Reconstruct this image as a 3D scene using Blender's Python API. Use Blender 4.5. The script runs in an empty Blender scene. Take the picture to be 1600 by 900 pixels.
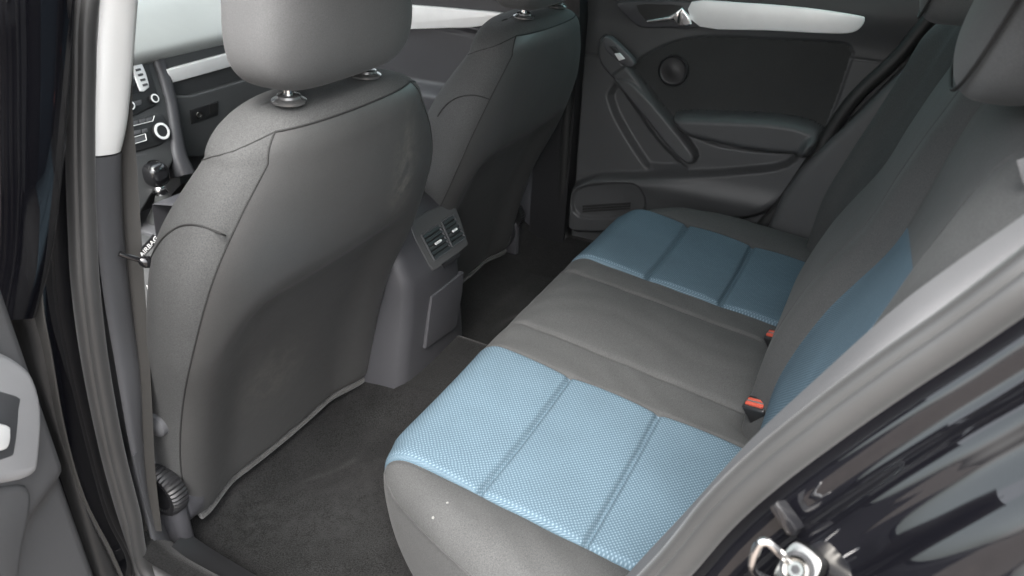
import bpy, bmesh, math, random
import numpy as np
from mathutils import Vector, Matrix
random.seed(4); np.random.seed(4)
sc = bpy.context.scene
COL = sc.collection
R = math.radians

# ------------------------------------------------------------------ camera
CP = np.array([-1.17307, -0.52224, 0.72743])
CD = np.array([0.78142345, 0.39072642, -0.48652878])
CR = np.array([0.4589203, -0.88815835, 0.0238098])
CU = np.array([0.42281148, 0.24188347, 0.87334005])
CF = 1191.265
cam = bpy.data.cameras.new('camera'); co = bpy.data.objects.new('camera', cam); COL.objects.link(co)
cam.sensor_width = 36; cam.lens = CF / 1600 * 36; cam.clip_start = .02; cam.clip_end = 3000
co.matrix_world = Matrix(((CR[0], CU[0], -CD[0], CP[0]), (CR[1], CU[1], -CD[1], CP[1]), (CR[2], CU[2], -CD[2], CP[2]), (0, 0, 0, 1)))
cam.dof.use_dof = True; cam.dof.focus_distance = 1.25; cam.dof.aperture_fstop = 7
sc.camera = co

# ------------------------------------------------------------------ sky, sun, exposure
SUN_EL, SUN_AZ = R(55), R(250)      # azimuth clockwise from +Y
w = bpy.data.worlds.new('World'); sc.world = w; w.use_nodes = True
nt = w.node_tree; nt.nodes.clear()
sky = nt.nodes.new('ShaderNodeTexSky'); sky.sky_type = 'NISHITA'; sky.sun_disc = False
sky.sun_elevation = SUN_EL; sky.sun_rotation = SUN_AZ; sky.air_density = 1.0; sky.dust_density = 5.0; sky.ozone_density = 1.0
hs = nt.nodes.new('ShaderNodeHueSaturation'); hs.inputs['Saturation'].default_value = .25
bg = nt.nodes.new('ShaderNodeBackground'); bg.inputs[1].default_value = .15
wo = nt.nodes.new('ShaderNodeOutputWorld')
nt.links.new(sky.outputs[0], hs.inputs['Color']); nt.links.new(hs.outputs[0], bg.inputs[0]); nt.links.new(bg.outputs[0], wo.inputs[0])
sl = bpy.data.lights.new('sun', 'SUN'); sl.energy = .5; sl.angle = R(35); sl.color = (1, .96, .9)
so = bpy.data.objects.new('sun', sl); COL.objects.link(so)
sdir = Vector((math.sin(SUN_AZ) * math.cos(SUN_EL), math.cos(SUN_AZ) * math.cos(SUN_EL), math.sin(SUN_EL)))
so.rotation_euler = (-sdir).to_track_quat('-Z', 'Y').to_euler(); so.location = sdir * 8
sc.view_settings.view_transform = 'Standard'; sc.view_settings.look = 'None'
sc.view_settings.exposure = 3.0; sc.view_settings.gamma = 1
try:
    sc.cycles.use_denoising = True; sc.cycles.max_bounces = 10; sc.cycles.diffuse_bounces = 6
    sc.cycles.transparent_max_bounces = 12; sc.cycles.sample_clamp_indirect = 6
except Exception: pass

# ------------------------------------------------------------------ helpers
def ray(u, v): return CD + CR * (u - 800) / CF - CU * (v - 450) / CF
def at(u, v, n, o):
    n = np.array(n, float); d = ray(u, v); t = (o - CP @ n) / (d @ n); return CP + t * d
def atx(u, v, o): return at(u, v, (1, 0, 0), o)
def aty(u, v, o): return at(u, v, (0, 1, 0), o)
def atz(u, v, o): return at(u, v, (0, 0, 1), o)

def tag(o, label=None, cat=None, group=None, kind=None):
    if label: o['label'] = label
    if cat: o['category'] = cat
    if group: o['group'] = group
    if kind: o['kind'] = kind
    return o
def empty(name, loc, label, cat, group=None):
    o = bpy.data.objects.new(name, None); o.empty_display_size = .05; COL.objects.link(o); o.location = loc
    return tag(o, label, cat, group)
def link(name, me, mat, parent=None, smooth=35):
    o = bpy.data.objects.new(name, me); COL.objects.link(o)
    if mat is not None and not me.materials: me.materials.append(mat)
    if smooth:
        me.polygons.foreach_set('use_smooth', [True] * len(me.polygons))
        if smooth < 179: me.set_sharp_from_angle(angle=R(smooth))
    if parent is not None:
        o.parent = parent
        o.matrix_parent_inverse = wm(parent).inverted()
    return o
def wm(o):
    m = Matrix.Translation(o.location) @ o.rotation_euler.to_matrix().to_4x4() @ Matrix.Diagonal((*o.scale, 1))
    if o.parent: m = wm(o.parent) @ o.matrix_parent_inverse @ m
    return m
def mesh(name, V, F, mat, parent=None, smooth=35, uv=None):
    me = bpy.data.meshes.new(name); me.from_pydata([tuple(map(float, p)) for p in V], [], F); me.update()
    if uv is not None:
        l = me.uv_layers.new(name='uv')
        for lp in me.loops: l.data[lp.index].uv = uv[lp.vertex_index]
    return link(name, me, mat, parent, smooth)
def sub(V, F, uv=None):
    """keep only the vertices the faces use"""
    ids = sorted({i for f in F for i in f}); mp = {i: k for k, i in enumerate(ids)}
    return [V[i] for i in ids], [tuple(mp[i] for i in f) for f in F], (None if uv is None else [uv[i] for i in ids])
def smooth_path(P, n=8, closed=False):
    P = [np.array(p, float) for p in P]; out = []; N = len(P)
    for i in range(N if closed else N - 1):
        if closed: a, b, c, d = P[i - 1], P[i], P[(i + 1) % N], P[(i + 2) % N]
        else: a, b, c, d = P[max(i - 1, 0)], P[i], P[i + 1], P[min(i + 2, N - 1)]
        for k in range(n):
            t = k / n
            out.append(.5 * ((2 * b) + (c - a) * t + (2 * a - 5 * b + 4 * c - d) * t * t + (3 * b - a - 3 * c + d) * t ** 3))
    if not closed: out.append(P[-1])
    return out
def frames(P, closed=False, up=None):
    N = len(P); T = []
    for i in range(N):
        a = P[i - 1] if (closed or i > 0) else P[i]; b = P[(i + 1) % N] if (closed or i < N - 1) else P[i]
        t = b - a; T.append(t / (np.linalg.norm(t) + 1e-12))
    A = []; B = []
    if up is None:
        n0 = np.cross(T[0], [0.31, .22, .93]); n0 /= np.linalg.norm(n0)
    for t in T:
        if up is not None:
            n = np.cross(t, np.array(up, float)); n /= np.linalg.norm(n) + 1e-12
        else:
            n = n0 - t * (n0 @ t); n /= np.linalg.norm(n); n0 = n
        A.append(n); B.append(np.cross(n, t))
    return A, B
def sweep(name, P, prof, mat, parent=None, closed=False, up=None, cap=True, smooth=40, closed_prof=True, scale=None):
    """prof: list of (a,b) offsets along frame A, B"""
    A, B = frames(P, closed, up); V = []; F = []; m = len(prof); N = len(P)
    for i in range(N):
        s = 1 if scale is None else scale[i]
        for a, b in prof: V.append(P[i] + A[i] * a * s + B[i] * b * s)
    for i in range(N if closed else N - 1):
        j = (i + 1) % N
        for k in range(m if closed_prof else m - 1):
            l = (k + 1) % m; F.append((i * m + k, i * m + l, j * m + l, j * m + k))
    if cap and not closed and closed_prof:
        F.append(tuple(range(m))[::-1]); F.append(tuple((N - 1) * m + k for k in range(m)))
    o = mesh(name, V, F, mat, parent, smooth)
    fix(o); return o
def fix(o):
    bm = bmesh.new(); bm.from_mesh(o.data); bmesh.ops.recalc_face_normals(bm, faces=bm.faces[:]); bm.to_mesh(o.data); bm.free()
def circ(r, n=12, ry=None): return [(r * math.cos(2 * math.pi * k / n), (ry or r) * math.sin(2 * math.pi * k / n)) for k in range(n)]
def tube(name, P, r, mat, parent=None, n=10, closed=False, cap=True, scale=None):
    return sweep(name, [np.array(p, float) for p in P], circ(r, n), mat, parent, closed, cap=cap, smooth=60, scale=scale)
def rbox(name, lo, hi, mat, parent=None, bev=.006, seg=3, M=None, smooth=40):
    bm = bmesh.new(); bmesh.ops.create_cube(bm, size=1)
    c = [(a + b) / 2 for a, b in zip(lo, hi)]; s = [b - a for a, b in zip(lo, hi)]
    for v in bm.verts: v.co = Vector((v.co.x * s[0] + c[0], v.co.y * s[1] + c[1], v.co.z * s[2] + c[2]))
    if bev: bmesh.ops.bevel(bm, geom=bm.edges[:], offset=bev, segments=seg, affect='EDGES', profile=.5, clamp_overlap=True)
    if M is not None: bmesh.ops.transform(bm, matrix=M, verts=bm.verts[:])
    me = bpy.data.meshes.new(name); bm.to_mesh(me); bm.free(); return link(name, me, mat, parent, smooth)
def slab(name, outline, thick, mat, parent=None, bev=.003, seg=3, smooth=40):
    """outline: 3D polygon; thick: vector the outline is pushed along (away from the viewer's side)"""
    bm = bmesh.new(); a = [bm.verts.new(tuple(map(float, p))) for p in outline]
    t = np.array(thick, float); b = [bm.verts.new(tuple(map(float, np.array(p) + t))) for p in outline]
    n = len(a); top = bm.faces.new(a); bm.faces.new(b[::-1])
    for i in range(n): bm.faces.new((a[i], b[i], b[(i + 1) % n], a[(i + 1) % n]))
    bmesh.ops.recalc_face_normals(bm, faces=bm.faces[:])
    if bev:
        bmesh.ops.bevel(bm, geom=[e for e in top.edges], offset=bev, segments=seg, affect='EDGES', profile=.5, clamp_overlap=True)
    me = bpy.data.meshes.new(name); bm.to_mesh(me); bm.free(); return link(name, me, mat, parent, smooth)
def lathe(name, p0, axis, prof, mat, parent=None, n=28, rib=None, smooth=40, caps=True):
    """prof: list of (distance along axis, radius)"""
    ax = np.array(axis, float); ax /= np.linalg.norm(ax); a = np.cross(ax, [.3, .5, .81]); a /= np.linalg.norm(a); b = np.cross(ax, a)
    V = []; F = []; p0 = np.array(p0, float)
    for (h, r) in prof:
        for k in range(n):
            t = 2 * math.pi * k / n; rr = r * (1 + (rib if (rib and k % 2) else 0)); V.append(p0 + ax * h + (a * math.cos(t) + b * math.sin(t)) * rr)
    for i in range(len(prof) - 1):
        for k in range(n):
            l = (k + 1) % n; F.append((i * n + k, i * n + l, (i + 1) * n + l, (i + 1) * n + k))
    if caps: F.append(tuple(range(n))[::-1]); F.append(tuple((len(prof) - 1) * n + k for k in range(n)))
    o = mesh(name, V, F, mat, parent, smooth); fix(o); return o
def sstep(x, a, b):
    t = np.clip((x - a) / (b - a), 0, 1); return t * t * (3 - 2 * t)
def sdf(poly, X, Y):
    """signed distance to polygon, negative inside"""
    P = np.array(poly, float); d = np.full(X.shape, 1e9); ins = np.zeros(X.shape, bool); n = len(P)
    for i in range(n):
        a = P[i]; b = P[(i + 1) % n]; e = b - a; wx = X - a[0]; wy = Y - a[1]
        t = np.clip((wx * e[0] + wy * e[1]) / (e @ e + 1e-15), 0, 1)
        d = np.minimum(d, np.hypot(wx - e[0] * t, wy - e[1] * t))
        if abs(e[1]) > 1e-12:
            c = (a[1] > Y) != (b[1] > Y); ins ^= c & (X < e[0] * (Y - a[1]) / e[1] + a[0])
    return np.where(ins, -d, d)

# ------------------------------------------------------------------ materials
def M_(name):
    m = bpy.data.materials.new(name); m.use_nodes = True; nt = m.node_tree; nt.nodes.clear()
    o = nt.nodes.new('ShaderNodeOutputMaterial'); b = nt.nodes.new('ShaderNodeBsdfPrincipled'); nt.links.new(b.outputs[0], o.inputs[0])
    return m, nt, b
def noise(nt, scale, detail=4, rough=.6, vec=None):
    n = nt.nodes.new('ShaderNodeTexNoise'); n.inputs['Scale'].default_value = scale; n.inputs['Detail'].default_value = detail; n.inputs['Roughness'].default_value = rough
    if vec is None:
        tc = nt.nodes.new('ShaderNodeTexCoord'); vec = tc.outputs['Object']
    nt.links.new(vec, n.inputs['Vector']); return n
def ramp(nt, fac, stops):
    r = nt.nodes.new('ShaderNodeValToRGB'); e = r.color_ramp.elements
    e[0].position, e[0].color = stops[0][0], (*stops[0][1], 1); e[1].position, e[1].color = stops[-1][0], (*stops[-1][1], 1)
    for p, c in stops[1:-1]:
        k = e.new(p); k.color = (*c, 1)
    nt.links.new(fac, r.inputs[0]); return r
def mul(c, k): return tuple(x * k for x in c)
def bump(nt, b, h, strength, dist):
    n = nt.nodes.new('ShaderNodeBump'); n.inputs['Strength'].default_value = strength; n.inputs['Distance'].default_value = dist
    nt.links.new(h, n.inputs['Height']); nt.links.new(n.outputs[0], b.inputs['Normal']); return n
def mixc(nt, a, b, fac, mode='MULTIPLY'):
    m = nt.nodes.new('ShaderNodeMix'); m.data_type = 'RGBA'; m.blend_type = mode
    for s, i in ((fac, 0), (a, 6), (b, 7)):
        if hasattr(s, 'links'): nt.links.new(s, m.inputs[i])
        else: m.inputs[i].default_value = s if i == 0 else (*s, 1)
    return m.outputs[2]
def grainy(name, col, rough=.55, gs=900, var=.25, bstr=.25, bdist=.0006, big=5, bigvar=.1, sheen=0, spec=.4, metal=0, soft=0):
    m, nt, b = M_(name)
    n1 = noise(nt, gs, 3, .7); n2 = noise(nt, big, 4, .6)
    r1 = ramp(nt, n1.outputs['Fac'], [(.25, mul(col, 1 - var)), (.75, mul(col, 1 + var))])
    r2 = ramp(nt, n2.outputs['Fac'], [(.3, (1 - bigvar,) * 3), (.7, (1 + bigvar,) * 3)])
    c = mixc(nt, r1.outputs[0], r2.outputs[0], 1.0)
    nt.links.new(c, b.inputs['Base Color']); b.inputs['Roughness'].default_value = rough; b.inputs['Metallic'].default_value = metal
    b.inputs['Specular IOR Level'].default_value = spec
    if sheen:
        b.inputs['Sheen Weight'].default_value = sheen; b.inputs['Sheen Roughness'].default_value = .4
    k = bump(nt, b, n1.outputs['Fac'], bstr, bdist)
    if soft:
        n4 = noise(nt, 16, 3, .55); k2 = nt.nodes.new('ShaderNodeBump'); k2.inputs['Strength'].default_value = soft; k2.inputs['Distance'].default_value = .012
        nt.links.new(n4.outputs['Fac'], k2.inputs['Height']); nt.links.new(k2.outputs[0], k.inputs['Normal'])
    return m
def plain(name, col, rough=.4, metal=0, coat=0, var=.06, spec=.5):
    m, nt, b = M_(name)
    n = noise(nt, 14, 5, .6); r = ramp(nt, n.outputs['Fac'], [(.3, mul(col, 1 - var)), (.7, mul(col, 1 + var))]); nt.links.new(r.outputs[0], b.inputs['Base Color'])
    rr = nt.nodes.new('ShaderNodeMapRange'); rr.inputs['To Min'].default_value = rough * .85; rr.inputs['To Max'].default_value = min(1, rough * 1.2)
    n3 = noise(nt, 60, 4, .6); nt.links.new(n3.outputs['Fac'], rr.inputs['Value']); nt.links.new(rr.outputs[0], b.inputs['Roughness'])
    b.inputs['Metallic'].default_value = metal; b.inputs['Coat Weight'].default_value = coat; b.inputs['Coat Roughness'].default_value = .02
    b.inputs['Specular IOR Level'].default_value = spec
    return m
def woven(name, hi, lo, pitch):
    """honeycomb weave: staggered pale dots on blue, laid out in the cloth's own metres (UV)"""
    m, nt, b = M_(name)
    uv = nt.nodes.new('ShaderNodeUVMap'); uv.uv_map = 'uv'
    mp = nt.nodes.new('ShaderNodeMapping'); mp.inputs['Scale'].default_value = (1 / pitch, 1 / (pitch * .9), 1)
    mr = nt.nodes.new('ShaderNodeMapping'); mr.inputs['Rotation'].default_value = (0, 0, R(45)); mr.inputs['Scale'].default_value = (1.414, 1.414, 1)
    nt.links.new(uv.outputs[0], mp.inputs[0]); nt.links.new(mp.outputs[0], mr.inputs[0])
    vo = nt.nodes.new('ShaderNodeTexVoronoi'); vo.voronoi_dimensions = '2D'; vo.inputs['Scale'].default_value = 1; vo.inputs['Randomness'].default_value = .06
    nt.links.new(mr.outputs[0], vo.inputs['Vector'])
    r = ramp(nt, vo.outputs['Distance'], [(.12, hi), (.40, lo), (.7, mul(lo, .85))])
    n1 = noise(nt, 700, 3, .7); rn = ramp(nt, n1.outputs['Fac'], [(.3, (.8,) * 3), (.7, (1.2,) * 3)])
    n2 = noise(nt, 7, 3, .6); rm = ramp(nt, n2.outputs['Fac'], [(.3, (.9,) * 3), (.7, (1.08,) * 3)])
    c = mixc(nt, mixc(nt, r.outputs[0], rn.outputs[0], .7), rm.outputs[0], 1.0)
    nt.links.new(c, b.inputs['Base Color']); b.inputs['Roughness'].default_value = .85; b.inputs['Specular IOR Level'].default_value = .12
    b.inputs['Sheen Weight'].default_value = 0
    inv = nt.nodes.new('ShaderNodeMath'); inv.operation = 'MULTIPLY'; inv.inputs[1].default_value = -1; nt.links.new(vo.outputs['Distance'], inv.inputs[0])
    bump(nt, b, inv.outputs[0], .35, .0014); return m
def glass(name, col):
    m = bpy.data.materials.new(name); m.use_nodes = True; nt = m.node_tree; nt.nodes.clear()
    o = nt.nodes.new('ShaderNodeOutputMaterial'); t = nt.nodes.new('ShaderNodeBsdfTransparent'); t.inputs[0].default_value = (*col, 1)
    g = nt.nodes.new('ShaderNodeBsdfGlossy'); g.inputs['Roughness'].default_value = .01
    f = nt.nodes.new('ShaderNodeFresnel'); f.inputs[0].default_value = 1.45
    mx = nt.nodes.new('ShaderNodeMixShader'); nt.links.new(f.outputs[0], mx.inputs[0]); nt.links.new(t.outputs[0], mx.inputs[1]); nt.links.new(g.outputs[0], mx.inputs[2])
    nt.links.new(mx.outputs[0], o.inputs[0]); return m

MT = {}
MT['fabric'] = grainy('grey_fabric', (.046, .0468, .0468), .9, 640, .40, .35, .0007, 9, .07, .03, .15, 0, .12)
MT['knit'] = grainy('smooth_knit', (.066, .0665, .067), .8, 800, .25, .25, .0005, 6, .08, .05, .25, 0, .08)
MT['back'] = grainy('seat_back_cloth', (.041, .0408, .0406), .46, 700, .22, .12, .0005, 7, .06, .02, .5, 0, .10)
MT['blue'] = woven('blue_honeycomb_cloth', (.112, .150, .180), (.052, .082, .105), .0066)
MT['carpet'] = grainy('carpet', (.0135, .0135, .0135), 1.0, 420, .9, .6, .0018, 14, .18, .1, .03)
MT['felt'] = grainy('felt', (.055, .055, .054), .95, 500, .5, .8, .002, 30, .2, .2, .1)
MT['plastic'] = grainy('dark_plastic', (.045, .0465, .048), .5, 1500, .15, .25, .0005, 5, .08, 0, .4)
MT['plastic2'] = grainy('console_plastic', (.038, .038, .042), .48, 1500, .12, .22, .0005, 5, .08, 0, .45)
MT['black'] = grainy('black_plastic', (.012, .012, .013), .42, 1500, .15, .15, .0004, 5, .08, 0, .45)
MT['gloss'] = plain('gloss_black_trim', (.008, .008, .009), .12, 0, .3)
MT['paint'] = plain('black_car_paint', (.003, .003, .004), .06, 0, 1.0, .06, .05)
MT['rubber'] = grainy('seal_rubber', (.027, .027, .027), .4, 1400, .12, .2, .0005, 8, .08, .15, .4)
MT['darkrubber'] = grainy('dark_rubber', (.014, .014, .014), .5, 900, .2, .2, .0005, 8, .1, 0, .35)
MT['trimgrey'] = grainy('grey_trim', (.082, .082, .084), .6, 1500, .12, .25, .0006, 6, .05, 0, .35)
MT['slate'] = grainy('slate_trim', (.058, .059, .063), .55, 1500, .14, .25, .0006, 6, .06, 0, .4)
MT['bezel'] = grainy('bezel_grey', (.055, .056, .057), .42, 1500, .1, .2, .0004, 6, .05, 0, .45)
MT['podgrey'] = grainy('pod_grey', (.28, .28, .285), .5, 1500, .06, .2, .0004, 6, .04, 0, .4)
MT['pale'] = grainy('pale_trim', (.66, .66, .65), .6, 1500, .05, .15, .0004, 6, .03, 0, .35)
MT['dashpad'] = grainy('dash_pad', (.30, .31, .305), .42, 1400, .1, .2, .0005, 5, .05, 0, .5)  # dark grey pad; bright windscreen light is put into this pale base colour
MT['silver'] = plain('brushed_silver', (.72, .72, .72), .36, .25, 0, .05)
MT['collar'] = plain('satin_collar', (.10, .10, .10), .25, .5)
MT['chrome'] = plain('chrome', (.85, .85, .85), .07, 1, 0, .02)
MT['steel'] = plain('zinc_steel', (.20, .195, .185), .17, 1, 0, .15)
MT['belt'] = grainy('belt_webbing', (.022, .021, .0195), .6, 900, .25, .3, .0006, 8, .06, .1, .4)
MT['red'] = plain('red_button', (.30, .05, .03), .35)
MT['lint'] = plain('lint', (.12, .12, .115), .8)
MT['white'] = plain('white_mark', (.75, .75, .75), .5)
MT['headliner'] = grainy('headliner', (.50, .50, .49), .9, 900, .1, .2, .0006, 6, .04, 0, .2)
MT['seam'] = grainy('seam_thread', (.018, .018, .018), .8, 900, .2, .2, .0004, 9, .1, 0, .2)
MT['piping'] = grainy('seat_piping', (.026, .026, .026), .7, 900, .2, .2, .0004, 9, .1, .1, .3)
MT['doorcloth'] = grainy('door_cloth', (.026, .0275, .0275), .8, 900, .25, .3, .0006, 7, .08, .1, .25)
MT['screen'] = plain('display_glass', (.02, .022, .024), .05, 0, .8)
MT['tint'] = glass('tinted_glass', (.62, .97, .91)); MT['glass'] = glass('clear_glass', (.86, .92, .90))
def paving():
    m, nt, b = M_('paving')
    tc = nt.nodes.new('ShaderNodeTexCoord'); br = nt.nodes.new('ShaderNodeTexBrick'); br.inputs['Scale'].default_value = 4.5
    br.inputs['Color1'].default_value = (.15, .125, .105, 1); br.inputs['Color2'].default_value = (.12, .10, .085, 1); br.inputs['Mortar'].default_value = (.06, .05, .04, 1); br.inputs['Mortar Size'].default_value = .012
    nt.links.new(tc.outputs['Object'], br.inputs['Vector']); n = noise(nt, 3, 6, .65); r = ramp(nt, n.outputs['Fac'], [(.3, (.75,) * 3), (.7, (1.15,) * 3)])
    nt.links.new(mixc(nt, br.outputs['Color'], r.outputs[0], 1.0), b.inputs['Base Color']); b.inputs['Roughness'].default_value = .85; return m
MT['paving'] = paving()

def smear(mat, centre, r, col):
    nt = mat.node_tree; b = [n for n in nt.nodes if n.type == 'BSDF_PRINCIPLED'][0]; old = b.inputs['Base Color'].links[0].from_socket
    tc = nt.nodes.new('ShaderNodeTexCoord'); mp = nt.nodes.new('ShaderNodeMapping'); mp.vector_type = 'POINT'
    mp.inputs['Scale'].default_value = (1 / r[0], 1 / r[1], 1 / r[2]); mp.inputs['Location'].default_value = tuple(-c / q for c, q in zip(centre, r))
    nt.links.new(tc.outputs['Object'], mp.inputs[0]); ln = nt.nodes.new('ShaderNodeVectorMath'); ln.operation = 'LENGTH'; nt.links.new(mp.outputs[0], ln.inputs[0])
    mr = nt.nodes.new('ShaderNodeMapRange'); mr.inputs['From Min'].default_value = 1; mr.inputs['From Max'].default_value = 0; mr.inputs['To Max'].default_value = .9; nt.links.new(ln.outputs['Value'], mr.inputs['Value'])
    n = noise(nt, 45, 6, .75); r_ = ramp(nt, n.outputs['Fac'], [(.42, (0, 0, 0)), (.66, (1, 1, 1))])
    m = nt.nodes.new('ShaderNodeMath'); m.operation = 'MULTIPLY'; nt.links.new(mr.outputs[0], m.inputs[0]); nt.links.new(r_.outputs[0], m.inputs[1])
    nt.links.new(mixc(nt, old, col, m.outputs[0], 'MIX'), b.inputs['Base Color'])
smear(MT['back'], (-.235, .15, .29), (.05, .2, .14), (.12, .112, .10))
smear(MT['carpet'], (-.40, .20, -.3), (.16, .12, .2), (.024, .024, .024))
smear(MT['carpet'], (-.50, .32, -.28), (.10, .10, .2), (.026, .026, .026))
smear(MT['back'], (-.40, .27, -.05), (.12, .2, .10), (.085, .08, .074))

# ------------------------------------------------------------------ setting: ground and floor
GZ = -.66
g = mesh('ground', [(-400, -400, GZ), (400, -400, GZ), (400, 400, GZ), (-400, 400, GZ)], [(0, 1, 2, 3)], MT['paving'], smooth=0); tag(g, kind='structure', label='brown block paving under the car', cat='ground')

def floor():
    xs = np.linspace(-.70, .70, 211); ys = np.linspace(-.12, 1.3, 221); X, Y = np.meshgrid(xs, ys)
    Z = np.full(X.shape, -.31)
    Z += .075 * (1 - sstep(abs(X), .10, .19))                              # tunnel
    Z += .10 * sstep(abs(X), .60, .68)                                     # towards the sills
    Z += .05 * sstep(Y, .30, .42) * sstep(abs(X), .12, .2)                 # step up under the front seats
    Z += .0025 * np.sin(X * 23 + 3 * np.sin(Y * 9)) * np.sin(Y * 17 + 2 * X)
    for (cx, cy, ang, ln, h) in [(-.36, .28, .10, .13, .009), (-.25, .17, -.5, .08, .006), (.38, .20, .1, .14, .010), (.30, .12, .3, .12, .007)]:
        dx = X - cx; dy = Y - cy; a = dx * math.cos(ang) + dy * math.sin(ang); b_ = -dx * math.sin(ang) + dy * math.cos(ang)
        b_ = b_ + .04 * np.sin(a * 18)
        Z += .55 * h * np.exp(-(b_ / .016) ** 2) * np.exp(-(a / ln) ** 4)
    V = np.stack([X, Y, Z], -1).reshape(-1, 3); nx = len(xs)
    F = [(i * nx + j, i * nx + j + 1, (i + 1) * nx + j + 1, (i + 1) * nx + j) for i in range(len(ys) - 1) for j in range(nx - 1)]
    o = mesh('carpet_floor', V, F, MT['carpet'], smooth=180); tag(o, 'dark worn carpet on the footwell floor', 'carpet', kind='structure'); return o
floor()

# ------------------------------------------------------------------ car body shell
body = empty('car_body', (0, 0, GZ + .02), 'glossy black painted car body around the open rear doorway', 'car body')
# seal ring along the near rear doorway: points (x,y,z)
seal_front = [aty(u, v, y) for (u, v, y) in [(131, 0, .285), (126, 115, .29), (125, 230, .295), (128, 340, .30), (134, 450, .305), (150, 575, .315), (174, 700, .325), (200, 800, .332), (222, 890, .34)]]
rear_pix = [(1760, 322, -.655), (1680, 378, -.66), (1600, 440, -.665), (1500, 512, -.668), (1400, 580, -.672), (1300, 652, -.676), (1200, 730, -.68), (1125, 800, -.683), (1048, 890, -.686)]
seal_rear = [atx(*p) for p in rear_pix]
top = [(-.54, .12, .80), (-.52, -.15, .83), (-.54, -.40, .78), (-.61, -.62, .66)]
low = [(-.69, -.385, .05), (-.695, -.32, -.10), (-.695, -.20, -.22), (-.695, -.05, -.285), (-.695, .12, -.305), (-.695, .26, -.295)]
ring = [seal_front[0] + np.array([.035, -.015, .08])] + [np.array(p) for p in top] + seal_rear + [np.array(p) for p in low] + seal_front[::-1]
ringS = smooth_path(ring, 10, True)
cen = np.mean(np.array(ringS), 0)
def ring_frames(P):
    """outward (away from the opening) in the doorway's plane, and the car's outward -x"""
    N = len(P); O = []
    for i in range(N):
        t = P[(i + 2) % N] - P[i - 2]; t[0] = 0; t /= np.linalg.norm(t); n = np.array([0, t[2], -t[1]])
        if n @ (P[i] - cen) < 0: n = -n
        O.append(n)
    return O
RO = ring_frames(ringS)
def ring_sweep(name, prof, mat, i0, i1, closed_prof=True, smooth=50, fade=None):
    """prof (n,x) offsets: n away from the opening, x towards the car's outside"""
    idx = list(range(i0, i1)); V = []; m = len(prof); F = []
    for q, i in enumerate(idx):
        p = ringS[i % len(ringS)]; o = RO[i % len(ringS)]
        for (n, x) in prof: V.append(p + o * n + np.array([-x, 0, 0]))
    closed = (i1 - i0) >= len(ringS)
    for q in range(len(idx) if closed else len(idx) - 1):
        r = (q + 1) % len(idx)
        for k in range(m if closed_prof else m - 1):
            l = (k + 1) % m; F.append((q * m + k, q * m + l, r * m + l, r * m + k))
    if closed_prof and not closed:
        F.append(tuple(range(m))); F.append(tuple((len(idx) - 1) * m + k for k in range(m))[::-1])
    o = mesh(name, V, F, mat, body, smooth); fix(o); return o
NR = len(ringS)
sealprof = [(.017 * math.cos(t) * 1.0, .015 * math.sin(t)) for t in np.linspace(0, 2 * math.pi, 18)[:-1]]
sealprof = [(.017 * math.cos(t) * (1 - .16 * math.exp(-((t - 2.25) / .16) ** 2)), .015 * math.sin(t) * (1 - .16 * math.exp(-((t - 2.25) / .16) ** 2))) for t in np.linspace(0, 2 * math.pi, 49)[:-1]]
s_ = ring_sweep('door_seal', sealprof, MT['rubber'], 0, NR); s_['label'] = 'grey rubber door seal'
def smooth_path_2(P): return [(p[0], p[1]) for p in smooth_path([(a, b, 0) for a, b in P], 4)]
# rear shut face: from the top of the C pillar down round the wheel arch
iR0, iR1 = 20, 10 * (5 + len(seal_rear) + 6)
fl = [(.012, .004), (.0185, .019), (.023, .023), (.030, .0245), (.034, .026), (.0375, .031), (.041, .040), (.046, .048), (.053, .052), (.060, .056), (.067, .066), (.074, .079), (.083, .087), (.096, .092), (.108, .102), (.118, .118), (.135, .128), (.17, .132), (.30, .14), (.30, .10), (.012, -.02)]
def finer(pr):
    P = smooth_path([(a, b, 0) for a, b in pr], 5); return [(p[0], p[1]) for p in P]
pf = finer(fl[:-2]) + fl[-2:]
ring_sweep('rear_shut_face', pf, MT['paint'], iR0, iR1)
# trim inside the rear seal
def inner_trim():
    inner = [(1640, 300, -.63), (1600, 335, -.635), (1500, 405, -.638), (1400, 480, -.64), (1285, 583, -.64), (1170, 690, -.64), (1075, 795, -.64), (985, 892, -.64), (925, 965, -.64)]
    A = smooth_path([atx(*p) for p in inner], 8); outer = [(1650, 385, -.664), (1600, 420, -.664), (1500, 490, -.666), (1400, 557, -.67), (1300, 625, -.674), (1200, 705, -.678), (1110, 795, -.681), (1030, 890, -.684), (975, 965, -.686)]
    Bq = smooth_path([atx(*p) for p in outer], 8); V = []; F = []; n = 7
    for a, b in zip(A, Bq):
        for k in range(n):
            t = k / (n - 1); p = a * (1 - t) + b * t; p = p + np.array([-.012 * math.sin(t * math.pi), 0, .003 * math.sin(t * math.pi)]); V.append(p)
        V.append(b + np.array([.05, -.06, -.03])); V.append(a + np.array([.03, -.10, -.05]))
    m = n + 2
    for i in range(len(A) - 1):
        for k in range(m):
            l = (k + 1) % m; F.append((i * m + k, i * m + l, (i + 1) * m + l, (i + 1) * m + k))
    F += [tuple(range(m)), tuple((len(A) - 1) * m + k for k in range(m))[::-1]]
    o = mesh('arch_trim', V, F, MT['trimgrey'], body, 50); fix(o)
inner_trim()
# sill trim
sweep('sill_trim', [np.array(p) for p in smooth_path([(-.655, -.22, -.20), (-.655, -.05, -.262), (-.655, .12, -.285), (-.655, .28, -.275), (-.66, .34, -.25)], 6)], [(-.05, -.02), (.05, -.02), (.05, .010), (.03, .018), (-.03, .018), (-.05, .006)], MT['black'], body, up=(0, 0, 1))

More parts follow.
